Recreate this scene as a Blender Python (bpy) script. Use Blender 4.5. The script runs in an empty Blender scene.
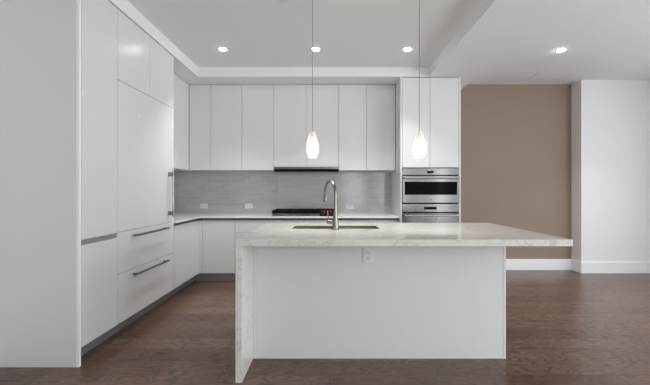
import bpy, bmesh, math, random
from mathutils import Vector, Matrix

random.seed(4)
PI = math.pi
sc = bpy.context.scene
col = sc.collection

# ------------------------------------------------------------------ camera
CAMZ = 1.224
cam_d = bpy.data.cameras.new('camera')
cam_d.sensor_width = 36.0
cam_d.lens = 343.0 / 650.0 * 36.0
cam_d.shift_x = -4.5 / 650.0
cam_d.shift_y = -1.5 / 650.0
cam_d.clip_start = 0.05
cam_d.clip_end = 100
cam = bpy.data.objects.new('camera', cam_d)
col.objects.link(cam)
cam.location = (0, 0, CAMZ)
cam.rotation_euler = (PI / 2, 0, 0)
sc.camera = cam

# ------------------------------------------------------------------ world, light, exposure
sc.view_settings.view_transform = 'Standard'
sc.view_settings.look = 'None'
sc.view_settings.gamma = 1.0
sc.view_settings.use_curve_mapping = False
sc.view_settings.exposure = 0.54
sc.cycles.use_denoising = True
sc.cycles.max_bounces = 14
sc.cycles.diffuse_bounces = 10
sc.cycles.glossy_bounces = 6
sc.cycles.caustics_reflective = False
sc.cycles.caustics_refractive = False
sc.cycles.sample_clamp_indirect = 4.0

W = bpy.data.worlds.new('sky')
sc.world = W
W.use_nodes = True
bg = W.node_tree.nodes['Background']
bg.inputs[0].default_value = (0.80, 0.90, 1.0, 1)
bg.inputs[1].default_value = 1.0


def area(name, loc, rot, sx, sy, watts, colour=(1, 1, 1), parent=None, shape='RECTANGLE', spread=PI):
    d = bpy.data.lights.new(name, 'AREA')
    d.shape = shape
    d.size = sx
    d.size_y = sy
    d.energy = watts
    d.color = colour
    d.spread = spread
    o = bpy.data.objects.new(name, d)
    col.objects.link(o)
    o.location = loc
    o.rotation_euler = rot
    if parent:
        o.parent = parent
    return o


# room limits
XL, XR = -2.32, 5.1          # left wall, right wall
YK, YB, YC, YR = 5.17, 5.31, 5.10, -3.6   # kitchen wall, alcove wall, column face, rear wall
ZS, ZT, ZL = 2.725, 2.85, 2.875           # soffit, tray ceiling, living ceiling

# daylight through the windows of the right wall and of the rear wall
RIGHT_WIN = [(-2.6, -0.5), (0.1, 2.2), (2.8, 4.2)]
REAR_WIN = [(0.55, 1.5), (1.9, 2.5), (3.95, 4.25)]
WZ0, WZ1 = 0.10, 2.60
DAY = (0.925, 0.97, 1.0)
for (a, b), wpm in zip(RIGHT_WIN, (37, 37, 4)):
    area('daylight', (XR + 0.12, (a + b) / 2, (WZ0 + WZ1) / 2), (0, PI / 2, 0), WZ1 - WZ0, b - a, wpm * (b - a), DAY)
for (a, b) in REAR_WIN:
    area('daylight', ((a + b) / 2, YR - 0.12, (WZ0 + WZ1) / 2), (PI / 2, 0, 0), b - a, WZ1 - WZ0, 27 * (b - a), DAY)


# ------------------------------------------------------------------ materials
def nm(name):
    m = bpy.data.materials.new(name)
    m.use_nodes = True
    n = m.node_tree.nodes
    return m, n, m.node_tree.links, n['Principled BSDF']


def plain(name, c, rough=0.5, metal=0.0, spec=0.5, bump=0.0, bscale=200.0, coat=0.0):
    m, n, l, p = nm(name)
    p.inputs['Base Color'].default_value = (c[0], c[1], c[2], 1)
    p.inputs['Roughness'].default_value = rough
    p.inputs['Metallic'].default_value = metal
    p.inputs['Specular IOR Level'].default_value = spec
    p.inputs['Coat Weight'].default_value = coat
    tc = n.new('ShaderNodeTexCoord')
    t = n.new('ShaderNodeTexNoise')
    t.inputs['Scale'].default_value = 3.0
    t.inputs['Detail'].default_value = 3.0
    l.new(tc.outputs['Object'], t.inputs['Vector'])
    mr = n.new('ShaderNodeMapRange')
    mr.inputs['To Min'].default_value = max(0.0, rough - 0.008)
    mr.inputs['To Max'].default_value = min(1.0, rough + 0.008)
    l.new(t.outputs['Fac'], mr.inputs['Value'])
    l.new(mr.outputs['Result'], p.inputs['Roughness'])
    if bump:
        t2 = n.new('ShaderNodeTexNoise')
        t2.inputs['Scale'].default_value = bscale
        l.new(tc.outputs['Object'], t2.inputs['Vector'])
        b = n.new('ShaderNodeBump')
        b.inputs['Strength'].default_value = bump
        b.inputs['Distance'].default_value = 0.001
        l.new(t2.outputs['Fac'], b.inputs['Height'])
        l.new(b.outputs['Normal'], p.inputs['Normal'])
    return m


def emit(name, c, s):
    m, n, l, p = nm(name)
    p.inputs['Base Color'].default_value = (0.8, 0.8, 0.8, 1)
    p.inputs['Emission Color'].default_value = (c[0], c[1], c[2], 1)
    p.inputs['Emission Strength'].default_value = s
    return m


def mixc(n, l, f, a, b):
    x = n.new('ShaderNodeMix')
    x.data_type = 'RGBA'
    if hasattr(f, 'links') or hasattr(f, 'is_linked'):
        l.new(f, x.inputs[0])
    else:
        x.inputs[0].default_value = f
    for v, i in ((a, 6), (b, 7)):
        if isinstance(v, tuple):
            x.inputs[i].default_value = (v[0], v[1], v[2], 1)
        else:
            l.new(v, x.inputs[i])
    return x


def math_node(n, l, op, a, b=None):
    x = n.new('ShaderNodeMath')
    x.operation = op
    for i, v in enumerate((a, b)):
        if v is None:
            continue
        if isinstance(v, (int, float)):
            x.inputs[i].default_value = v
        else:
            l.new(v, x.inputs[i])
    return x.outputs[0]


def wood_floor():
    m, n, l, p = nm('oak_floor')
    tc = n.new('ShaderNodeTexCoord')
    br = n.new('ShaderNodeTexBrick')
    br.offset = 0.37
    br.offset_frequency = 2
    br.inputs['Color1'].default_value = (0, 0, 0, 1)
    br.inputs['Color2'].default_value = (1, 1, 1, 1)
    br.inputs['Mortar'].default_value = (0.5, 0.5, 0.5, 1)
    br.inputs['Scale'].default_value = 1.0
    br.inputs['Mortar Size'].default_value = 0.0025
    br.inputs['Mortar Smooth'].default_value = 0.2
    br.inputs['Brick Width'].default_value = 1.9
    br.inputs['Row Height'].default_value = 0.19
    l.new(tc.outputs['Object'], br.inputs['Vector'])
    sep = n.new('ShaderNodeSeparateColor')
    l.new(br.outputs['Color'], sep.inputs[0])
    rnd = sep.outputs[0]
    w4 = math_node(n, l, 'MULTIPLY', rnd, 37.0)

    def noise(sx, sy, scale, detail, w=True):
        mp = n.new('ShaderNodeMapping')
        mp.inputs['Scale'].default_value = (sx, sy, 1)
        l.new(tc.outputs['Object'], mp.inputs['Vector'])
        t = n.new('ShaderNodeTexNoise')
        t.noise_dimensions = '4D'
        t.inputs['Scale'].default_value = scale
        t.inputs['Detail'].default_value = detail
        l.new(mp.outputs[0], t.inputs['Vector'])
        if w:
            l.new(w4, t.inputs['W'])
        return t.outputs['Fac']
    broad = noise(1.7, 6.0, 1.1, 2)
    rings = math_node(n, l, 'MULTIPLY', broad, 110.0)
    rings = math_node(n, l, 'SINE', rings)
    rings = math_node(n, l, 'MULTIPLY', rings, 0.5)
    rings = math_node(n, l, 'ADD', rings, 0.5)
    rings = math_node(n, l, 'POWER', rings, 2.6)
    fine = noise(6.0, 38.0, 2.2, 4)
    cloud = noise(1.2, 2.0, 1.5, 2)
    base = mixc(n, l, rnd, (0.120, 0.060, 0.040), (0.195, 0.112, 0.078))
    g1 = mixc(n, l, math_node(n, l, 'MULTIPLY', rings, 0.88), base.outputs[2], (0.040, 0.023, 0.016))
    mr = n.new('ShaderNodeMapRange')
    mr.inputs['From Min'].default_value = 0.45
    mr.inputs['From Max'].default_value = 0.75
    mr.inputs['To Max'].default_value = 0.6
    l.new(fine, mr.inputs['Value'])
    g2 = mixc(n, l, mr.outputs[0], g1.outputs[2], (0.040, 0.021, 0.015))
    mr2 = n.new('ShaderNodeMapRange')
    mr2.inputs['From Min'].default_value = 0.35
    mr2.inputs['From Max'].default_value = 0.75
    mr2.inputs['To Max'].default_value = 0.40
    l.new(cloud, mr2.inputs['Value'])
    g3 = mixc(n, l, mr2.outputs[0], g2.outputs[2], (0.23, 0.140, 0.100))
    g4 = mixc(n, l, br.outputs['Fac'], g3.outputs[2], (0.03, 0.02, 0.015))
    l.new(g4.outputs[2], p.inputs['Base Color'])
    mr3 = n.new('ShaderNodeMapRange')
    p.inputs['Specular IOR Level'].default_value = 0.55
    mr3.inputs['To Min'].default_value = 0.24
    mr3.inputs['To Max'].default_value = 0.36
    l.new(fine, mr3.inputs['Value'])
    l.new(mr3.outputs[0], p.inputs['Roughness'])
    b = n.new('ShaderNodeBump')
    b.inputs['Strength'].default_value = 0.25
    b.inputs['Distance'].default_value = 0.002
    hh = math_node(n, l, 'ADD', math_node(n, l, 'MULTIPLY', fine, -0.5), math_node(n, l, 'MULTIPLY', br.outputs['Fac'], -1.0))
    l.new(hh, b.inputs['Height'])
    l.new(b.outputs['Normal'], p.inputs['Normal'])
    return m


def quartz():
    m, n, l, p = nm('veined_quartz')
    tc = n.new('ShaderNodeTexCoord')
    t = n.new('ShaderNodeTexNoise')
    t.inputs['Scale'].default_value = 55.0
    t.inputs['Detail'].default_value = 5.0
    l.new(tc.outputs['Object'], t.inputs['Vector'])
    c = mixc(n, l, t.outputs['Fac'], (0.60, 0.59, 0.54), (0.78, 0.77, 0.72))
    mp = n.new('ShaderNodeMapping')
    mp.inputs['Rotation'].default_value = (0.3, 0.2, 0.6)
    mp.inputs['Scale'].default_value = (1.0, 2.4, 1.6)
    l.new(tc.outputs['Object'], mp.inputs['Vector'])
    t2 = n.new('ShaderNodeTexNoise')
    t2.inputs['Scale'].default_value = 2.2
    t2.inputs['Detail'].default_value = 7.0
    t2.inputs['Roughness'].default_value = 0.62
    t2.inputs['Distortion'].default_value = 0.9
    l.new(mp.outputs[0], t2.inputs['Vector'])
    v = math_node(n, l, 'ABSOLUTE', math_node(n, l, 'SUBTRACT', t2.outputs['Fac'], 0.5))
    mr = n.new('ShaderNodeMapRange')
    mr.inputs['From Min'].default_value = 0.0
    mr.inputs['From Max'].default_value = 0.022
    mr.inputs['To Min'].default_value = 0.30
    mr.inputs['To Max'].default_value = 0.0
    l.new(v, mr.inputs['Value'])
    c2 = mixc(n, l, mr.outputs[0], c.outputs[2], (0.28, 0.25, 0.20))
    l.new(c2.outputs[2], p.inputs['Base Color'])
    p.inputs['Roughness'].default_value = 0.08
    return m


def tile():
    m, n, l, p = nm('grey_glass_tile')
    tc = n.new('ShaderNodeTexCoord')
    sp = n.new('ShaderNodeSeparateXYZ')
    l.new(tc.outputs['Object'], sp.inputs[0])
    cb = n.new('ShaderNodeCombineXYZ')
    l.new(math_node(n, l, 'ADD', sp.outputs[0], sp.outputs[1]), cb.inputs[0])
    l.new(sp.outputs[2], cb.inputs[1])
    br = n.new('ShaderNodeTexBrick')
    br.offset = 0.5
    br.inputs['Color1'].default_value = (0.42, 0.415, 0.405, 1)
    br.inputs['Color2'].default_value = (0.48, 0.475, 0.465, 1)
    br.inputs['Mortar'].default_value = (0.58, 0.58, 0.57, 1)
    br.inputs['Scale'].default_value = 1.0
    br.inputs['Mortar Size'].default_value = 0.0014
    br.inputs['Mortar Smooth'].default_value = 0.3
    br.inputs['Brick Width'].default_value = 0.15
    br.inputs['Row Height'].default_value = 0.050
    l.new(cb.outputs[0], br.inputs['Vector'])
    l.new(br.outputs['Color'], p.inputs['Base Color'])
    p.inputs['Roughness'].default_value = 0.12
    b = n.new('ShaderNodeBump')
    b.inputs['Strength'].default_value = 0.5
    b.inputs['Distance'].default_value = 0.001
    b.invert = True
    l.new(br.outputs['Fac'], b.inputs['Height'])
    l.new(b.outputs['Normal'], p.inputs['Normal'])
    return m


def slab():
    m, n, l, p = nm('grey_streaked_slab')
    tc = n.new('ShaderNodeTexCoord')
    mp = n.new('ShaderNodeMapping')
    mp.inputs['Scale'].default_value = (2.0, 1.0, 26.0)
    l.new(tc.outputs['Object'], mp.inputs['Vector'])
    t = n.new('ShaderNodeTexNoise')
    t.inputs['Scale'].default_value = 1.6
    t.inputs['Detail'].default_value = 5.0
    t.inputs['Distortion'].default_value = 0.4
    l.new(mp.outputs[0], t.inputs['Vector'])
    c = mixc(n, l, t.outputs['Fac'], (0.38, 0.38, 0.375), (0.60, 0.60, 0.595))
    l.new(c.outputs[2], p.inputs['Base Color'])
    p.inputs['Roughness'].default_value = 0.08
    return m


def steel(name, c=(0.60, 0.60, 0.60), rough=0.26, along=(2, 2, 160)):
    m, n, l, p = nm(name)
    tc = n.new('ShaderNodeTexCoord')
    mp = n.new('ShaderNodeMapping')
    mp.inputs['Scale'].default_value = along
    l.new(tc.outputs['Object'], mp.inputs['Vector'])
    t = n.new('ShaderNodeTexNoise')
    t.inputs['Scale'].default_value = 3.0
    t.inputs['Detail'].default_value = 3.0
    l.new(mp.outputs[0], t.inputs['Vector'])
    mr = n.new('ShaderNodeMapRange')
    mr.inputs['To Min'].default_value = rough - 0.06
    mr.inputs['To Max'].default_value = rough + 0.08
    l.new(t.outputs['Fac'], mr.inputs['Value'])
    l.new(mr.outputs[0], p.inputs['Roughness'])
    p.inputs['Base Color'].default_value = (c[0], c[1], c[2], 1)
    p.inputs['Metallic'].default_value = 1.0
    return m


def clear_glass(name, tint, alpha):
    m, n, l, p = nm(name)
    p.inputs['Base Color'].default_value = (tint[0], tint[1], tint[2], 1)
    p.inputs['Roughness'].default_value = 0.05
    p.inputs['Alpha'].default_value = alpha
    return m


M_wall = plain('white_wall_paint', (0.80, 0.80, 0.80), 0.75, bump=0.05)
M_ceil = plain('white_ceiling_paint', (0.80, 0.80, 0.80), 0.85)
M_brown = plain('taupe_wall_paint', (0.285, 0.212, 0.165), 0.7, bump=0.05)
M_base = plain('white_trim_paint', (0.86, 0.86, 0.87), 0.4)
M_cab = plain('white_satin_lacquer', (0.69, 0.69, 0.685), 0.27, spec=0.45)
M_carc = plain('white_carcass', (0.60, 0.60, 0.60), 0.5)
M_panel = plain('pale_grey_lacquer', (0.70, 0.70, 0.70), 0.45)
M_toe = plain('grey_plinth', (0.36, 0.37, 0.38), 0.35, metal=0.5)
M_chan = plain('grey_channel', (0.34, 0.345, 0.35), 0.35, metal=0.6)
M_chan_shade = plain('shaded_grey_channel', (0.10, 0.10, 0.105), 0.4, metal=0.5)  # darker copy of the grey channel, under-counter shade put into its colour
M_floor = wood_floor()
M_quartz = quartz()
M_ctop = plain('white_quartz', (0.80, 0.80, 0.79), 0.15)
M_tile = tile()
M_slab = slab()
M_steel = steel('brushed_steel', (0.27, 0.27, 0.265), 0.13)
M_steelb = steel('bright_steel', (0.66, 0.66, 0.66), 0.16, (160, 2, 2))
M_dsteel = steel('dark_steel', (0.21, 0.205, 0.195), 0.30)
M_nickel = steel('brushed_nickel', (0.22, 0.20, 0.17), 0.24, (2, 2, 90))
M_sink = steel('sink_steel_warm_reflection', (0.42, 0.34, 0.23), 0.30, (90, 2, 2))  # golden tone is a warm reflection put into the steel colour
M_black = plain('black_glass', (0.005, 0.005, 0.005), 0.08, spec=0.03)
M_iron = plain('black_cast_iron', (0.008, 0.008, 0.008), 0.7, spec=0.06)
M_red = plain('red_knob', (0.38, 0.012, 0.018), 0.25)
M_plast = plain('white_plastic', (0.72, 0.72, 0.71), 0.4)
M_slot = plain('dark_slot', (0.04, 0.04, 0.04), 0.6)
M_cord = plain('grey_cord', (0.24, 0.24, 0.24), 0.5)
M_brass = plain('brass_socket', (0.55, 0.42, 0.27), 0.35, metal=0.6)
M_lens = emit('downlight_lens', (1.0, 0.985, 0.96), 50.0)
M_frost = emit('frosted_lit_glass', (1.0, 0.98, 0.95), 0.40)
M_bulb = emit('lit_bulb', (1.0, 0.93, 0.82), 5.0)
M_hglass = clear_glass('clear_warm_glass_glow', (1.0, 0.90, 0.80), 0.55)
M_hglass.node_tree.nodes['Principled BSDF'].inputs['Emission Color'].default_value = (1.0, 0.86, 0.70, 1)
M_hglass.node_tree.nodes['Principled BSDF'].inputs['Emission Strength'].default_value = 0.22  # faint emission imitates bulb light caught in the clear glass


# ------------------------------------------------------------------ mesh helpers
def nb():
    return bmesh.new()


def box(bm, x0, x1, y0, y1, z0, z1, bev=0.0, seg=1):
    x0, x1 = min(x0, x1), max(x0, x1)
    y0, y1 = min(y0, y1), max(y0, y1)
    z0, z1 = min(z0, z1), max(z0, z1)
    r = bmesh.ops.create_cube(bm, size=1.0)
    vs = r['verts']
    for v in vs:
        v.co = Vector(((x0 + x1) / 2 + v.co.x * (x1 - x0), (y0 + y1) / 2 + v.co.y * (y1 - y0), (z0 + z1) / 2 + v.co.z * (z1 - z0)))
    if bev:
        es = list({e for v in vs for e in v.link_edges})
        bmesh.ops.bevel(bm, geom=es, offset=bev, segments=seg, affect='EDGES', profile=0.5)
    return bm


def lathe(bm, prof, n=24, mat=Matrix.Identity(4), cap=True):
    """prof: list of (radius, z); revolve about z"""
    rings = []
    for (r, z) in prof:
        rings.append([bm.verts.new(mat @ Vector((r * math.cos(2 * PI * k / n), r * math.sin(2 * PI * k / n), z))) for k in range(n)])
    for a, b in zip(rings[:-1], rings[1:]):
        for k in range(n):
            bm.faces.new((a[k], a[(k + 1) % n], b[(k + 1) % n], b[k]))
    if cap:
        bm.faces.new(list(reversed(rings[0])))
        bm.faces.new(rings[-1])
    return bm


def tube(bm, pts, rad, n=12, cap=True):
    pts = [Vector(p) for p in pts]
    rads = rad if isinstance(rad, (list, tuple)) else [rad] * len(pts)
    rings = []
    up = None
    for i, p in enumerate(pts):
        if i == 0:
            t = pts[1] - pts[0]
        elif i == len(pts) - 1:
            t = pts[-1] - pts[-2]
        else:
            t = (pts[i + 1] - p).normalized() + (p - pts[i - 1]).normalized()
        t.normalize()
        if up is None:
            a = Vector((0, 0, 1)) if abs(t.z) < 0.9 else Vector((1, 0, 0))
            up = (a - t * a.dot(t)).normalized()
        else:
            up = (up - t * up.dot(t)).normalized()
        s = t.cross(up)
        rings.append([bm.verts.new(p + rads[i] * (math.cos(2 * PI * k / n) * up + math.sin(2 * PI * k / n) * s)) for k in range(n)])
    for a, b in zip(rings[:-1], rings[1:]):
        for k in range(n):
            bm.faces.new((a[k], a[(k + 1) % n], b[(k + 1) % n], b[k]))
    if cap:
        bm.faces.new(list(reversed(rings[0])))
        bm.faces.new(rings[-1])
    return bm


def obj(name, bm, m, parent=None, smooth=False):
    bmesh.ops.recalc_face_normals(bm, faces=bm.faces)
    if parent:
        bmesh.ops.translate(bm, vec=-root_loc(parent), verts=bm.verts)
    me = bpy.data.meshes.new(name)
    bm.to_mesh(me)
    bm.free()
    me.materials.append(m)
    if smooth:
        me.polygons.foreach_set('use_smooth', [True] * len(me.polygons))
        me.set_sharp_from_angle(angle=math.radians(40))
    o = bpy.data.objects.new(name, me)
    col.objects.link(o)
    if parent:
        o.parent = parent
    return o


def root_loc(o):
    v = Vector((0, 0, 0))
    while o is not None:
        v = v + (o.location if o.type == 'EMPTY' else Vector((0, 0, 0)))
        o = o.parent
    return v


def thing(name, label, cat, loc=(0, 0, 0), group=None):
    o = bpy.data.objects.new(name, None)
    col.objects.link(o)
    o.location = loc
    o.empty_display_size = 0.1
    tag(o, label, cat, group)
    return o


def tag(o, label, cat, group=None):
    o['label'] = label
    o['category'] = cat
    if group:
        o['group'] = group
    return o


def struct(name, bm, m):
    o = obj(name, bm, m)
    o['kind'] = 'structure'
    return o


def bx(name, m, parent, x0, x1, y0, y1, z0, z1, bev=0.0, seg=1):
    return obj(name, box(nb(), x0, x1, y0, y1, z0, z1, bev, seg), m, parent)


def wall_with_holes(axis, c0, c1, a0, a1, z0, z1, holes):
    """a wall slab between c0 and c1 (thickness) running a0..a1 with openings (b0, b1, zz0, zz1)"""
    bm = nb()

    def put(p, q, zz0, zz1):
        if q - p < 1e-4 or zz1 - zz0 < 1e-4:
            return
        if axis == 'x':
            box(bm, c0, c1, p, q, zz0, zz1)
        else:
            box(bm, p, q, c0, c1, zz0, zz1)
    cur = a0
    for (b0, b1, h0, h1) in holes:
        put(cur, b0, z0, z1)
        put(b0, b1, z0, h0)
        put(b0, b1, h1, z1)
        cur = b1
    put(cur, a1, z0, z1)
    return bm


# ------------------------------------------------------------------ the setting
struct('floor', box(nb(), XL - 0.15, XR + 0.15, YR - 0.15, YB + 0.15, -0.1, 0.0), M_floor)
bm = nb()
box(bm, -1.725, 1.31, YR, 4.50, ZT, 3.0)
struct('ceiling', bm, M_ceil)
bm = nb()
box(bm, XL, -1.725, YR, YK, ZS, 3.0)
box(bm, -1.725, 1.31, 4.50, YK, ZS, 3.0)
box(bm, 1.31, 1.95, YR, YB, ZS, 3.0)
struct('ceiling_soffit', bm, M_ceil)
struct('ceiling_living', box(nb(), 1.95, XR, YR, YB, ZL, 3.0), M_ceil)
struct('wall_left', box(nb(), XL - 0.15, XL, YR, YK, 0, 3.0), M_wall)
struct('wall_back', box(nb(), XL - 0.15, 1.725, YK, YB, 0, ZS), M_wall)
struct('wall_alcove', box(nb(), 1.2, 3.745, YB, YB + 0.15, 0, 3.0), M_brown)
struct('wall_column', box(nb(), 3.745, XR, YC, YB + 0.15, 0, 3.0), M_wall)
struct('wall_right', wall_with_holes('x', XR, XR + 0.15, YR, YC, 0, 3.0, [(a, b, WZ0, WZ1) for a, b in RIGHT_WIN]), M_wall)
struct('wall_rear', wall_with_holes('y', YR - 0.15, YR, XL - 0.15, XR + 0.15, 0, 3.0, [(a, b, WZ0, WZ1) for a, b in REAR_WIN]), M_wall)
k = 1
for (a, b) in RIGHT_WIN:
    bm = nb()
    for t in (a, (a + b) / 2 - 0.02, b - 0.04):
        box(bm, XR + 0.02, XR + 0.07, t, t + 0.04, WZ0, WZ1)
    for z in (WZ0, WZ1 - 0.04):
        box(bm, XR + 0.02, XR + 0.07, a, b, z, z + 0.04)
    struct('window_%d' % k, bm, M_base)
    k += 1
for (a, b) in REAR_WIN:
    bm = nb()
    for t in (a, (a + b) / 2 - 0.02, b - 0.04):
        box(bm, t, t + 0.04, YR - 0.07, YR - 0.02, WZ0, WZ1)
    for z in (WZ0, WZ1 - 0.04):
        box(bm, a, b, YR - 0.07, YR - 0.02, z, z + 0.04)
    struct('window_%d' % k, bm, M_base)
    k += 1


def skirting(name, x0, x1, y0, y1):
    bm = nb()
    box(bm, x0, x1, y0, y1, 0, 0.172, 0.004, 2)
    struct(name, bm, M_base)


skirting('baseboard_alcove', 1.73, 3.745, YB - 0.016, YB)
skirting('baseboard_column_side', 3.729, 3.745, YC - 0.016, YB - 0.016)
skirting('baseboard_column', 3.745, XR, YC - 0.016, YC)

# ------------------------------------------------------------------ kitchen: left run
FX = -1.738            # plane of the left fronts
G = 0.002              # half a joint between fronts


def front_x(name, parent, y0, y1, z0, z1, m=M_cab):
    """a door or drawer front facing +X on the left run"""
    return bx(name, m, parent, FX - 0.02, FX, y0 + G, y1 - G, z0 + G, z1 - G, 0.0012)


t = thing('end_panel', 'tall plain grey-white end panel closing the left cabinet run nearest the camera', 'panel', (-2.03, 2.39, 0))
bx('panel', M_panel, t, XL + 0.003, -1.756, 2.38, 2.40, 0.0, ZS - 0.002, 0.001)
bx('edge_highlight', M_base, t, -1.756, FX, 2.3795, 2.40, 0.0, ZS - 0.002, 0.001)  # lighter paint stands in for light catching the panel edge

# pantry
t = thing('pantry_cabinet', 'tall white pantry cabinet beside the end panel, split by a grey finger channel', 'cabinet', (-2.03, 2.605, 0))
bx('carcass', M_carc, t, XL + 0.003, FX - 0.022, 2.402, 2.808, 0.125, ZS - 0.003)
front_x('door', t, 2.402, 2.81, 0.879, ZS - 0.004)
front_x('door', t, 2.402, 2.81, 0.125, 0.844)
bx('finger_channel', M_chan, t, FX - 0.021, FX - 0.008, 2.402, 2.808, 0.843, 0.879)

# fridge column
t = thing('panelled_fridge', 'wide white panelled fridge column with two bar-handled freezer drawers', 'fridge', (-2.03, 3.32, 0))
bx('carcass', M_carc, t, XL + 0.003, FX - 0.022, 2.812, 3.81, 0.125, ZS - 0.003)
bx('side_panel', M_cab, t, XL + 0.003, FX - 0.001, 3.812, 3.83, 0.125, ZS - 0.003, 0.001)
front_x('cupboard_door', t, 2.81, 3.32, 2.14, ZS - 0.004)
front_x('cupboard_door', t, 3.32, 3.812, 2.14, ZS - 0.004)
d = front_x('fridge_door', t, 2.81, 3.812, 0.884, 2.14)
bm = nb()
tube(bm, [(FX + 0.05, 3.70, 0.945), (FX + 0.05, 3.70, 1.445)], 0.009, 12)
h = obj('handle', bm, M_steel, d, True)
for z in (0.985, 1.405):
    bx('handle_post', M_dsteel, h, FX + 0.001, FX + 0.057, 3.691, 3.709, z - 0.022, z + 0.022, 0.002)
for (z0, z1, hz) in ((0.538, 0.884, 0.833), (0.125, 0.538, 0.490)):
    d = front_x('drawer', t, 2.81, 3.812, z0, z1)
    bm = nb()
    tube(bm, [(FX + 0.04, 3.00, hz), (FX + 0.04, 3.63, hz)], 0.0092, 12)
    h = obj('handle', bm, M_dsteel, d, True)
    for y in (3.04, 3.59):
        bm = nb()
        tube(bm, [(FX + 0.001, y, hz), (FX + 0.034, y, hz)], 0.008, 10)
        obj('handle_post', bm, M_dsteel, h, True)

ZC0, ZC1 = 0.865, 0.885     # countertop of the back runs
FY = 4.57                   # plane of the back base fronts

# left base unit
t = thing('base_cabinet', 'white base cabinet on the left wall between the fridge column and the corner', 'cabinet', (-2.03, 4.2, 0))
bx('carcass', M_carc, t, XL + 0.003, FX - 0.022, 3.832, 4.57, 0.125, ZC0 - 0.002)
front_x('door', t, 3.832, 4.545, 0.125, 0.832)
bx('corner_post', M_cab, t, FX - 0.02, FX, 4.547, 4.5698, 0.125, 0.83, 0.001)
bx('finger_channel', M_chan_shade, t, FX - 0.021, FX - 0.01, 3.832, 4.57, 0.834, ZC0 - 0.002)

# plinths
o = bx('plinth', M_toe, None, -1.86, -1.842, 2.402, 4.66, 0.0, 0.123)
tag(o, 'long grey recessed plinth under the left tall cabinets, running into depth', 'plinth')
o = bx('plinth', M_toe, None, -1.84, 0.928, 4.66, 4.678, 0.0, 0.123)
tag(o, 'grey recessed plinth under the back base cabinets, crossing behind the island', 'plinth')


# ------------------------------------------------------------------ kitchen: back run, base units
def front_y(name, parent, x0, x1, z0, z1, y=FY, m=M_cab):
    return bx(name, m, parent, x0 + G, x1 - G, y, y + 0.02, z0 + G, z1 - G, 0.0012)


def base_unit(label, x0, x1, fronts, group='base cabinets along the back wall'):
    t = thing('base_cabinet', label, 'cabinet', ((x0 + x1) / 2, 4.87, 0), group)
    bx('carcass', M_carc, t, x0 + 0.001, x1 - 0.001, FY + 0.022, YK - 0.003, 0.125, ZC0 - 0.002)
    for (nmn, a, b, z0, z1) in fronts:
        front_y(nmn, t, a, b, z0, z1)
    bx('finger_channel', M_chan_shade, t, x0 + 0.001, x1 - 0.001, FY + 0.01, FY + 0.021, 0.834, ZC0 - 0.002)
    return t


base_unit('white corner base cabinet with one plain full-height door, left of the island',
          -1.717, -1.26, [('filler', -1.7405, -1.692, 0.125, 0.832), ('door', -1.692, -1.26, 0.125, 0.832)])
base_unit('white base drawer unit just left of the cooktop, half hidden by the island corner',
          -1.26, -0.807, [('drawer', -1.26, -0.807, 0.665, 0.832), ('drawer', -1.26, -0.807, 0.395, 0.665), ('drawer', -1.26, -0.807, 0.125, 0.395)])
base_unit('white base cabinet directly under the cooktop, mostly hidden behind the island',
          -0.807, 0.11, [('door', -0.807, -0.348, 0.125, 0.832), ('door', -0.348, 0.11, 0.125, 0.832)])
base_unit('white base cabinet between cooktop and oven tower, mostly hidden behind the island',
          0.11, 0.928, [('door', 0.11, 0.519, 0.125, 0.832), ('door', 0.519, 0.928, 0.125, 0.832)])

# perimeter countertop: one L-shaped slab
bm = nb()
pts = [(XL + 0.002, 3.832), (-1.715, 3.832), (-1.715, 4.548), (0.928, 4.548), (0.928, YK - 0.002), (XL + 0.002, YK - 0.002)]
lo = [bm.verts.new((x, y, ZC0)) for x, y in pts]
hi = [bm.verts.new((x, y, ZC1)) for x, y in pts]
bm.faces.new(hi)
bm.faces.new(list(reversed(lo)))
for i in range(6):
    j = (i + 1) % 6
    bm.faces.new((lo[i], lo[j], hi[j], hi[i]))
o = obj('countertop', bm, M_ctop)
tag(o, 'thin white L-shaped countertop along the left and back walls under the grey tiles', 'countertop')

# backsplash
ZU = 1.52
o = bx('tiled_backsplash', M_tile, None, XL + 0.009, 0.928, YK - 0.008, YK - 0.002, ZC1, ZU)
tag(o, 'glossy grey small-tile backsplash along the whole back kitchen wall', 'backsplash')
o = bx('tiled_backsplash', M_tile, None, XL + 0.002, XL + 0.008, 3.832, YK - 0.008, ZC1, ZU)
tag(o, 'grey tiled backsplash on the left side wall past the fridge column', 'backsplash')
o = bx('splash_panel', M_slab, None, -0.782, 0.133, YK - 0.016, YK - 0.008, ZC1, 1.50, 0.001)
tag(o, 'seamless grey streaked splash panel behind the cooktop below the hood', 'splash panel')


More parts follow.
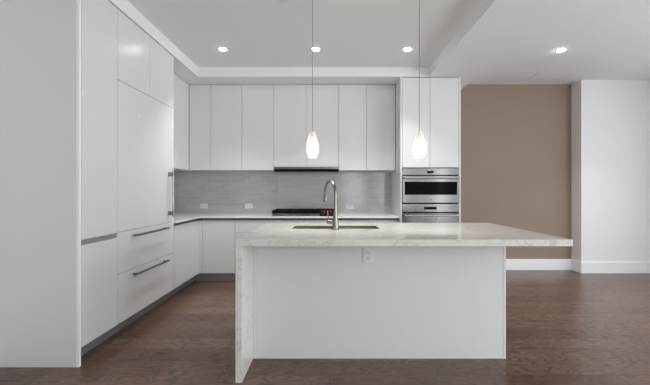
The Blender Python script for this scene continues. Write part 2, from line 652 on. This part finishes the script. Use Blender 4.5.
# outlets
def outlet(label, c, axis_u, axis_v, nrm, group=None):
    """plate long in axis_v, facing nrm"""
    c, u, v, w = Vector(c), Vector(axis_u), Vector(axis_v), Vector(nrm)
    t = thing('wall_outlet', label, 'outlet', c, group)

    def plate(name, du, dv, hu, hv, d0, d1, m, parent, bev):
        bm = nb()
        box(bm, -hu, hu, -hv, hv, d0, d1, bev)
        mat = Matrix((u, v, w)).transposed().to_4x4()
        mat.translation = c + u * du + v * dv
        bmesh.ops.transform(bm, matrix=mat, verts=bm.verts)
        return obj(name, bm, m, parent)
    plate('cover_plate', 0, 0, 0.036, 0.058, 0.0, 0.006, M_plast, t, 0.002)
    for s in (-0.021, 0.021):
        r = plate('receptacle', 0, s, 0.017, 0.0145, 0.0055, 0.008, M_plast, t, 0.001)
        bm = nb()
        box(bm, -0.008, -0.005, -0.003, 0.006, 0.0075, 0.0085)
        box(bm, 0.005, 0.008, -0.003, 0.006, 0.0075, 0.0085)
        box(bm, -0.0025, 0.0025, -0.011, -0.007, 0.0075, 0.0085)
        mat = Matrix((u, v, w)).transposed().to_4x4()
        mat.translation = c + v * s
        bmesh.ops.transform(bm, matrix=mat, verts=bm.verts)
        obj('slots', bm, M_slot, r)
    return t


yo = YK - 0.008
outlet('white horizontal outlet on the grey tiles nearest the left corner', (-1.888, yo, 1.0), (0, 0, 1), (1, 0, 0), (0, -1, 0), 'outlets on the grey tiles')
outlet('white horizontal outlet on the grey tiles just left of the cooktop', (-1.212, yo, 1.0), (0, 0, 1), (1, 0, 0), (0, -1, 0), 'outlets on the grey tiles')
outlet('white horizontal outlet on the grey tiles right of the faucet', (0.306, yo, 0.99), (0, 0, 1), (1, 0, 0), (0, -1, 0), 'outlets on the grey tiles')

# ------------------------------------------------------------------ wall cabinets
UY = 4.81
UX = -1.97


def upper(label, x0, x1, zb, splits):
    t = thing('wall_cabinet', label, 'cabinet', ((x0 + x1) / 2, 4.99, zb), 'wall cabinets of the kitchen')
    bx('carcass', M_carc, t, x0 + 0.001, x1 - 0.001, UY + 0.022, YK - 0.003, zb, ZS - 0.003)
    for a, b in zip(splits[:-1], splits[1:]):
        bx('door', M_cab, t, a + G, b - G, UY, UY + 0.02, zb - 0.004, ZS - 0.008, 0.0012)
    return t


t = thing('wall_cabinet', 'white wall cabinet on the left side wall behind the fridge column', 'cabinet', (-2.14, 4.3, ZU), 'wall cabinets of the kitchen')
bx('carcass', M_carc, t, XL + 0.003, UX - 0.022, 3.832, 4.83, ZU, ZS - 0.003)
for a, b in ((3.832, 4.33), (4.33, 4.808)):
    bx('door', M_cab, t, UX - 0.02, UX, a + G, b - G, ZU - 0.004, ZS - 0.008, 0.0012)
upper('narrow single-door white wall cabinet in the back left corner', -1.968, -1.665, ZU, [-1.968, -1.665])
upper('two-door white wall cabinet left of the hood, beside the narrow corner one', -1.665, -0.782, ZU, [-1.665, -1.23, -0.782])
upper('shorter two-door white wall cabinet directly above the range hood', -0.782, 0.13, 1.568, [-0.782, -0.326, 0.13])
upper('two-door white wall cabinet between the hood and the oven tower', 0.13, 0.925, ZU, [0.13, 0.52, 0.925])

# hood
t = thing('range_hood', 'slim stainless range hood with dark underside below the wall cabinets', 'hood', (-0.325, 4.98, 1.5))
bx('body', M_dsteel, t, -0.778, 0.127, UY + 0.004, YK - 0.018, 1.503, 1.563)
bx('front_strip', M_steel, t, -0.779, 0.128, UY - 0.012, UY + 0.003, 1.530, 1.562, 0.002)
bx('lower_lip', M_black, t, -0.779, 0.128, UY - 0.008, UY + 0.003, 1.494, 1.5295, 0.002)
for k in range(3):
    bx('grease_filter', M_steel, t, -0.74 + k * 0.28, -0.48 + k * 0.28, 4.86, 5.1, 1.498, 1.5025, 0.001)

# ------------------------------------------------------------------ oven tower
OX0, OX1, OY = 0.929, 1.722, 4.50
t = thing('oven_tower', 'full-height white oven tower cabinet at the right end of the kitchen', 'cabinet', (1.325, 4.83, 0))
bx('side_panel', M_cab, t, OX0, OX0 + 0.024, OY, YK - 0.003, 0.0, ZS - 0.003, 0.001)
bx('side_panel', M_cab, t, OX1 - 0.024, OX1, OY, YK - 0.003, 0.0, ZS - 0.003, 0.001)
bx('back_panel', M_carc, t, OX0 + 0.025, OX1 - 0.025, YK - 0.02, YK - 0.003, 0.1, ZS - 0.004)
bx('upper_carcass', M_carc, t, OX0 + 0.025, OX1 - 0.025, OY + 0.026, YK - 0.021, 1.535, ZS - 0.004)
bx('lower_carcass', M_carc, t, OX0 + 0.025, OX1 - 0.025, OY + 0.026, YK - 0.021, 0.125, 0.790)
for a, b in ((OX0 + 0.026, 1.3195), (1.3195, OX1 - 0.026)):
    bx('door', M_cab, t, a + G, b - G, OY + 0.002, OY + 0.022, 1.533, ZS - 0.012, 0.0012)
for z0, z1 in ((0.125, 0.46), (0.46, 0.79)):
    bx('drawer', M_cab, t, OX0 + 0.028, OX1 - 0.028, OY + 0.002, OY + 0.022, z0 + G, z1 - G, 0.0012)


def appliance(name, label, cat, z0, z1, panel_z, disp, door_z, handle_z, window, badge):
    xa, xb = OX0 + 0.026, OX1 - 0.026
    yf = OY - 0.012
    t = thing(name, label, cat, ((xa + xb) / 2, 4.8, z0))
    bx('housing', M_black, t, xa, xb, OY + 0.006, 5.10, z0, z1)  # black stands in for the shade in the gaps round door and panel
    p = bx('control_panel', M_steel, t, xa, xb, yf, OY + 0.005, panel_z[0], panel_z[1], 0.002)
    bx('display', M_black, p, disp[0], disp[1], yf - 0.0015, yf + 0.001, disp[2], disp[3])
    d = bx('oven_door' if window else 'drawer_front', M_steel, t, xa, xb, yf - 0.012, OY + 0.005, door_z[0], door_z[1], 0.003)
    if window:
        bx('window', M_black, d, xa + 0.026, xb - 0.03, yf - 0.0135, yf - 0.010, window[0], window[1], 0.001)
    bm = nb()
    tube(bm, [(xa + 0.015, yf - 0.052, handle_z), (xb - 0.015, yf - 0.052, handle_z)], 0.0115, 14)
    h = obj('handle', bm, M_steelb, d, True)
    for x in (xa + 0.03, xb - 0.03):
        bx('handle_post', M_dsteel, h, x - 0.009, x + 0.009, yf - 0.046, yf - 0.0125, handle_z - 0.010, handle_z + 0.010, 0.002)
    bx('badge', M_dsteel, d, badge[0], badge[0] + 0.035, yf - 0.0135, yf - 0.011, badge[1], badge[1] + 0.008)
    return t


SO = 343.0 / OY


def zz(y):
    return CAMZ + (191 - y) / SO


def xx(x):
    return (x - 329.5) / SO


appliance('wall_oven', 'stainless wall oven with a wide black window, upper appliance in the tower', 'oven',
          zz(203.2), zz(168.0), (zz(174.9), zz(168.3)), (xx(427), xx(433.2), zz(173.2), zz(171.0)),
          (zz(202.8), zz(175.9)), zz(178.2), (zz(194.8), zz(181.8)), (xx(428.5), zz(199.8)))
appliance('warming_drawer', 'stainless lower appliance under the wall oven with black display and bar handle', 'warming drawer',
          zz(223.2), zz(203.6), (zz(212.0), zz(203.9)), (xx(423.8), xx(436.2), zz(209.4), zz(206.8)),
          (zz(223.0), zz(213.1)), zz(215.4), None, (xx(434), zz(219)))

# ------------------------------------------------------------------ cooktop
CX0, CX1 = -0.785, 0.088
t = thing('gas_cooktop', 'black gas cooktop with cast iron grates on the back countertop under the hood', 'cooktop', (-0.35, 4.85, ZC1))
bx('tray', M_steel, t, CX0 + 0.006, CX1 - 0.006, 4.615, 5.12, ZC1, 0.922, 0.004, 2)
bx('burner_deck', M_black, t, CX0 + 0.012, CX1 - 0.012, 4.67, 5.11, 0.9215, 0.927, 0.001)
gw = (CX1 - CX0) / 3
for k in range(3):
    a, b = CX0 + k * gw + 0.003, CX0 + (k + 1) * gw - 0.003
    bm = nb()
    for y in (4.655, 5.10):
        box(bm, a, b, y - 0.009, y + 0.009, 0.9275, 0.962, 0.003)
    for x in (a + 0.008, b - 0.008):
        box(bm, x - 0.008, x + 0.008, 4.655, 5.10, 0.928, 0.962, 0.003)
    for y in (4.74, 4.82, 4.94, 5.02):
        box(bm, a + 0.01, b - 0.01, y - 0.006, y + 0.006, 0.944, 0.962, 0.002)
    box(bm, (a + b) / 2 - 0.006, (a + b) / 2 + 0.006, 4.66, 5.09, 0.944, 0.962, 0.002)
    obj('grate', bm, M_iron, t)
    for y in ((4.77, 4.99) if k != 1 else (4.88,)):
        r = 0.045 if k != 1 else 0.06
        bm = nb()
        lathe(bm, [(r, 0), (r, 0.006), (r * 0.8, 0.012), (r * 0.75, 0.014)], 24, Matrix.Translation(((a + b) / 2, y, 0.927)))
        obj('burner', bm, M_iron, t, True)
for k in range(2):
    x = -0.088 + k * 0.094
    rot = Matrix.Translation((x, 4.614, 0.936)) @ Matrix.Rotation(PI / 2, 4, 'X')
    bm = nb()
    lathe(bm, [(0.027, -0.01), (0.027, 0.003), (0.024, 0.005)], 24, Matrix.Translation((x, 4.60, 0.936)) @ Matrix.Rotation(PI / 2, 4, 'X'))
    bz = obj('knob_bezel', bm, M_red, t, True)
    bz['label'] = 'red knob ring'
    bm = nb()
    lathe(bm, [(0.0175, 0), (0.0175, 0.022), (0.0135, 0.026)], 20, Matrix.Translation((x, 4.594, 0.936)) @ Matrix.Rotation(PI / 2, 4, 'X'))
    obj('knob', bm, M_black, bz, True)
bx('knob_bracket', M_iron, t, -0.13, 0.05, 4.60, 4.614, ZC1 + 0.001, 0.965, 0.002)

# ------------------------------------------------------------------ island
IX0, IX1, IY0, IY1, IZ = -0.600, 1.551, 2.185, 3.350, 0.914
TH = 0.043
SX0, SX1, SY0, SY1 = -0.312, 0.415, 2.815, 3.135       # sink cut-out
t = thing('island_countertop', 'thick cream veined quartz island top with a waterfall end on its left', 'countertop', (0.47, 2.77, 0))
bm = nb()
xs = [IX0, SX0, SX1, IX1]
ys = [IY0, SY0, SY1, IY1]
top = [[bm.verts.new((x, y, IZ)) for y in ys] for x in xs]
UC = 0.04                                               # the slab is undercut round the sink
xb = [IX0, SX0 - UC, SX1 + UC, IX1]
yb = [IY0, SY0 - UC, SY1 + UC, IY1]
bot = [[bm.verts.new((x, y, IZ - TH)) for y in yb] for x in xb]
mid = {(i, j): bm.verts.new((xs[i], ys[j], IZ - 0.010)) for i in (1, 2) for j in (1, 2)}
for i in range(3):
    for j in range(3):
        if i == 1 and j == 1:
            continue
        bm.faces.new((top[i][j], top[i + 1][j], top[i + 1][j + 1], top[i][j + 1]))
        bm.faces.new((bot[i][j], bot[i][j + 1], bot[i + 1][j + 1], bot[i + 1][j]))
for i in range(3):
    for j in (0, 3):
        bm.faces.new((top[i][j], top[i + 1][j], bot[i + 1][j], bot[i][j]))
        bm.faces.new((top[j][i], top[j][i + 1], bot[j][i + 1], bot[j][i]))
for (a, b) in (((1, 1), (2, 1)), ((2, 1), (2, 2)), ((2, 2), (1, 2)), ((1, 2), (1, 1))):
    bm.faces.new((top[a[0]][a[1]], top[b[0]][b[1]], mid[b], mid[a]))
    bm.faces.new((mid[a], mid[b], bot[b[0]][b[1]], bot[a[0]][a[1]]))
bmesh.ops.recalc_face_normals(bm, faces=bm.faces)
es = [e for e in bm.edges if len(e.link_faces) == 2 and e.calc_face_angle(0) > 1.4 and all(v not in mid.values() for v in e.verts)]
bmesh.ops.bevel(bm, geom=es, offset=0.0025, segments=2, affect='EDGES', profile=0.5)
obj('top_slab', bm, M_quartz, t)
bx('waterfall_leg', M_quartz, t, IX0, IX0 + TH, IY0, IY1, 0.0, IZ - TH - 0.0003, 0.002)

BX0, BX1, BY0, BY1, BZ = IX0 + TH + 0.001, 1.288, 2.503, 3.325, IZ - TH - 0.001
t = thing('kitchen_island', 'white panelled island base standing on the wood floor under the quartz top', 'island', ((BX0 + BX1) / 2, 2.91, 0))
bx('seating_panel', M_cab, t, BX0 + 0.0205, BX1 - 0.021, BY0 + 0.001, BY0 + 0.02, 0.0, BZ, 0.001)
bx('side_panel', M_cab, t, BX1 - 0.02, BX1, BY0, BY1 - 0.02, 0.0, BZ, 0.001)
bx('side_panel', M_cab, t, BX0, BX0 + 0.019, BY0, BY1 - 0.02, 0.0, BZ, 0.001)
bx('cabinet_floor', M_carc, t, BX0 + 0.019, BX1 - 0.021, BY0 + 0.021, BY1 - 0.022, 0.125, 0.145)
bx('back_rail', M_carc, t, BX0 + 0.019, BX1 - 0.021, BY1 - 0.04, BY1 - 0.022, 0.80, BZ)
bx('plinth', M_toe, t, BX0 + 0.019, BX1 - 0.021, BY1 - 0.09, BY1 - 0.072, 0.0, 0.124)
w = (BX1 - BX0) / 4
for k in range(4):
    bx('door', M_cab, t, BX0 + k * w + G, BX0 + (k + 1) * w - G, BY1 - 0.02, BY1, 0.127, 0.832, 0.0012)
outlet('white vertical outlet on the island seating panel just under the quartz top', (0.281, BY0 + 0.001, 0.757), (1, 0, 0), (0, 0, 1), (0, -1, 0))

# sink
t = thing('double_sink', 'stainless undermount sink set into the island top behind the faucet', 'sink', (0.05, 2.97, 0.68))


def bowl(x0, x1, y0, y1, zt, zb):
    bm = nb()
    th = 0.003
    o_ = [(x0, y0), (x1, y0), (x1, y1), (x0, y1)]
    i_ = [(x0 + th, y0 + th), (x1 - th, y0 + th), (x1 - th, y1 - th), (x0 + th, y1 - th)]
    ot = [bm.verts.new((x, y, zt)) for x, y in o_]
    ob = [bm.verts.new((x, y, zb)) for x, y in o_]
    it = [bm.verts.new((x, y, zt)) for x, y in i_]
    ib = [bm.verts.new((x, y, zb + th)) for x, y in i_]
    for a in range(4):
        b = (a + 1) % 4
        bm.faces.new((ot[a], ot[b], ob[b], ob[a]))
        bm.faces.new((it[b], it[a], ib[a], ib[b]))
        bm.faces.new((ot[b], ot[a], it[a], it[b]))
    bm.faces.new(ob)
    bm.faces.new(list(reversed(ib)))
    es = [e for e in bm.edges if all(v in ib for v in e.verts) or (any(v in ib for v in e.verts) and any(v in it for v in e.verts))]
    bmesh.ops.bevel(bm, geom=es, offset=0.012, segments=3, affect='EDGES', profile=0.5)
    return bm


zt = IZ - 0.0175
xm = 0.055
for (a, b) in ((SX0 - 0.006, xm - 0.006), (xm + 0.006, SX1 + 0.006)):
    q = obj('bowl', bowl(a, b, SY0 - 0.006, SY1 + 0.006, zt, zt - 0.20), M_sink, t, True)
    bm = nb()
    lathe(bm, [(0.043, 0), (0.043, 0.003), (0.034, 0.003), (0.03, 0.001)], 20, Matrix.Translation(((a + b) / 2, 3.02, zt - 0.196)))
    obj('drain', bm, M_dsteel, q, True)
bx('divider', M_sink, t, xm - 0.0058, xm + 0.0058, SY0 - 0.006, SY1 + 0.006, zt - 0.06, zt - 0.004, 0.003, 2)

# faucet
fx, fy = 0.047, 2.745
t = thing('kitchen_faucet', 'tall brushed nickel gooseneck faucet on the island top in front of the sink', 'faucet', (fx, fy, IZ))
bm = nb()
lathe(bm, [(0.030, 0), (0.030, 0.006), (0.026, 0.010), (0.0245, 0.05), (0.020, 0.10), (0.0145, 0.16), (0.0125, 0.19)], 24, Matrix.Translation((fx, fy, IZ)))
obj('body', bm, M_nickel, t, True)
dirv = Vector((-0.088, 0.195, 0)).normalized()
R = 0.104
pts = [Vector((fx, fy, IZ + 0.188)), Vector((fx, fy, 1.15)), Vector((fx, fy, 1.203))]
for k in range(1, 17):
    a = PI * k / 16 * 0.97
    pts.append(Vector((fx, fy, 1.203)) + dirv * (R - R * math.cos(a)) + Vector((0, 0, R * math.sin(a))))
end = pts[-1]
bm = nb()
tube(bm, pts, 0.0115, 14)
obj('gooseneck', bm, M_nickel, t, True)
bm = nb()
down = Vector((0.03, 0, -1)).normalized()
tube(bm, [end, end + down * 0.008, end + down * 0.012, end + down * 0.055, end + down * 0.078, end + down * 0.082],
     [0.0118, 0.0125, 0.0155, 0.0165, 0.0195, 0.017], 16)
obj('spray_head', bm, M_dsteel, t, True)
bm = nb()
tube(bm, [(fx - 0.018, fy, IZ + 0.062), (fx - 0.062, fy, IZ + 0.062), (fx - 0.066, fy, IZ + 0.062)], [0.016, 0.016, 0.013], 16)
hub = obj('handle_hub', bm, M_nickel, t, True)
bm = nb()
tube(bm, [(fx - 0.052, fy, IZ + 0.07), (fx - 0.058, fy + 0.004, IZ + 0.11), (fx - 0.066, fy + 0.008, IZ + 0.155)], [0.005, 0.0045, 0.004], 10)
obj('lever', bm, M_nickel, hub, True)


# ------------------------------------------------------------------ pendants
def pendant(label, x, y):
    t = thing('pendant_lamp', label, 'pendant lamp', (x, y, 1.5), 'pendants over the island')
    bm = nb()
    lathe(bm, [(0.06, -0.025), (0.06, 0.0)], 28, Matrix.Translation((x, y, ZT)))
    obj('ceiling_canopy', bm, M_steelb, t, True)
    bm = nb()
    tube(bm, [(x, y, 1.70), (x, y, ZT - 0.02)], 0.0026, 8)
    obj('cord', bm, M_cord, t, True)
    z0, z1 = 1.500, 1.706
    n = 8
    tw = Matrix.Translation((x, y, 0)) @ Matrix.Rotation(PI / 8, 4, 'Z')
    # the faceted glass: frosted glowing lower part, clear warm shoulder with bulb glow put in
    bm = nb()
    lathe(bm, [(0.037, z0), (0.0555, z0 + 0.045), (0.0575, z0 + 0.075), (0.0535, z0 + 0.100), (0.049, z0 + 0.122)], n, tw, cap=False)
    obj('glass_shade', bm, M_frost, t)['label'] = 'glowing frosted faceted glass'
    bm = nb()
    lathe(bm, [(0.049, z0 + 0.1225), (0.043, z0 + 0.140), (0.033, z0 + 0.170), (0.024, z0 + 0.192), (0.020, z1)], n, tw, cap=False)
    obj('glass_shoulder', bm, M_hglass, t)['label'] = 'clear warm-toned glass shoulder with painted bulb glow'
    bm = nb()
    lathe(bm, [(0.015, z0 + 0.135), (0.017, z0 + 0.15), (0.017, z0 + 0.185), (0.009, z0 + 0.203)], 16, Matrix.Translation((x, y, 0)))
    obj('socket', bm, M_brass, t, True)
    bm = nb()
    lathe(bm, [(0.006, z0 + 0.055), (0.022, z0 + 0.068), (0.028, z0 + 0.09), (0.020, z0 + 0.115), (0.013, z0 + 0.134)], 16, Matrix.Translation((x, y, 0)))
    obj('bulb', bm, M_bulb, t, True)
    area('pendant_light', (0, 0, 0.012), (0, 0, 0), 0.06, 0.06, 2.4, (1.0, 0.97, 0.92), t, 'DISK')


pendant('glowing faceted glass pendant on a thin cord, left one, nearer the faucet', -0.139, 2.80)
pendant('glowing faceted glass pendant on a thin cord, hanging before the oven tower', 0.733, 2.80)


# ------------------------------------------------------------------ downlights
def downlight(label, x, y, z, tilt=0.0, watts=5.0):
    t = thing('recessed_downlight', label, 'downlight', (x, y, z), 'recessed ceiling downlights')
    bm = nb()
    lathe(bm, [(0.036, -0.002), (0.044, -0.004), (0.060, -0.003), (0.062, 0.0), (0.062, 0.001)], 28, Matrix.Translation((x, y, z)), cap=False)
    obj('trim_ring', bm, M_plast, t, True)
    bm = nb()
    mt = Matrix.Translation((x + (0.006 if tilt else 0), y, z - 0.004)) @ Matrix.Rotation(tilt, 4, 'Y')
    lathe(bm, [(0.037, 0.0), (0.037, -0.003), (0.030, -0.006)], 24, mt)
    obj('lens', bm, M_lens, t, True)
    if tilt:
        bm = nb()
        lathe(bm, [(0.0415, 0.002), (0.0415, -0.003)], 24, Matrix.Translation((x - 0.004, y, z)))
        obj('inner_cup', bm, M_slot, t, True)
    o = area('downlight_beam', (0, 0, -0.02), (0, tilt, 0), 0.08, 0.08, watts, (1.0, 0.99, 0.97), t, 'DISK', 1.5)


downlight('lit round downlight over the left aisle, leftmost in the kitchen ceiling', -1.22, 3.93, ZT)
downlight('lit round downlight in the kitchen ceiling right by the left pendant cord', -0.155, 3.93, ZT)
downlight('lit round downlight in the kitchen ceiling by the right pendant cord', 0.893, 3.93, ZT)
downlight('tilted lit downlight in the right-hand ceiling before the brown wall', 2.725, 4.02, ZL, -0.30)

# ceiling access panel and sprinkler cover
t = thing('ceiling_access_panel', 'flush white square access panel in the right ceiling above the brown wall', 'access panel', (3.17, 4.94, ZL))
bm = nb()
x0, x1, y0, y1 = 2.93, 3.40, 4.76, 5.07
for (a, b, c, d) in ((x0, x1, y0, y0 + 0.012), (x0, x1, y1 - 0.012, y1), (x0, x0 + 0.012, y0 + 0.012, y1 - 0.012), (x1 - 0.012, x1, y0 + 0.012, y1 - 0.012)):
    box(bm, a, b, c, d, ZL - 0.004, ZL)
obj('frame', bm, M_plast, t)
bx('hatch', M_ceil, t, x0 + 0.015, x1 - 0.015, y0 + 0.015, y1 - 0.015, ZL - 0.003, ZL)
bm = nb()
lathe(bm, [(0.041, 0.0), (0.041, -0.006), (0.036, -0.010), (0.010, -0.011)], 28, Matrix.Translation((-0.39, 2.925, ZT)))
o = obj('sprinkler_cover', bm, M_plast, None, True)
tag(o, 'small round white cover on the kitchen ceiling at the top edge', 'sprinkler cover')
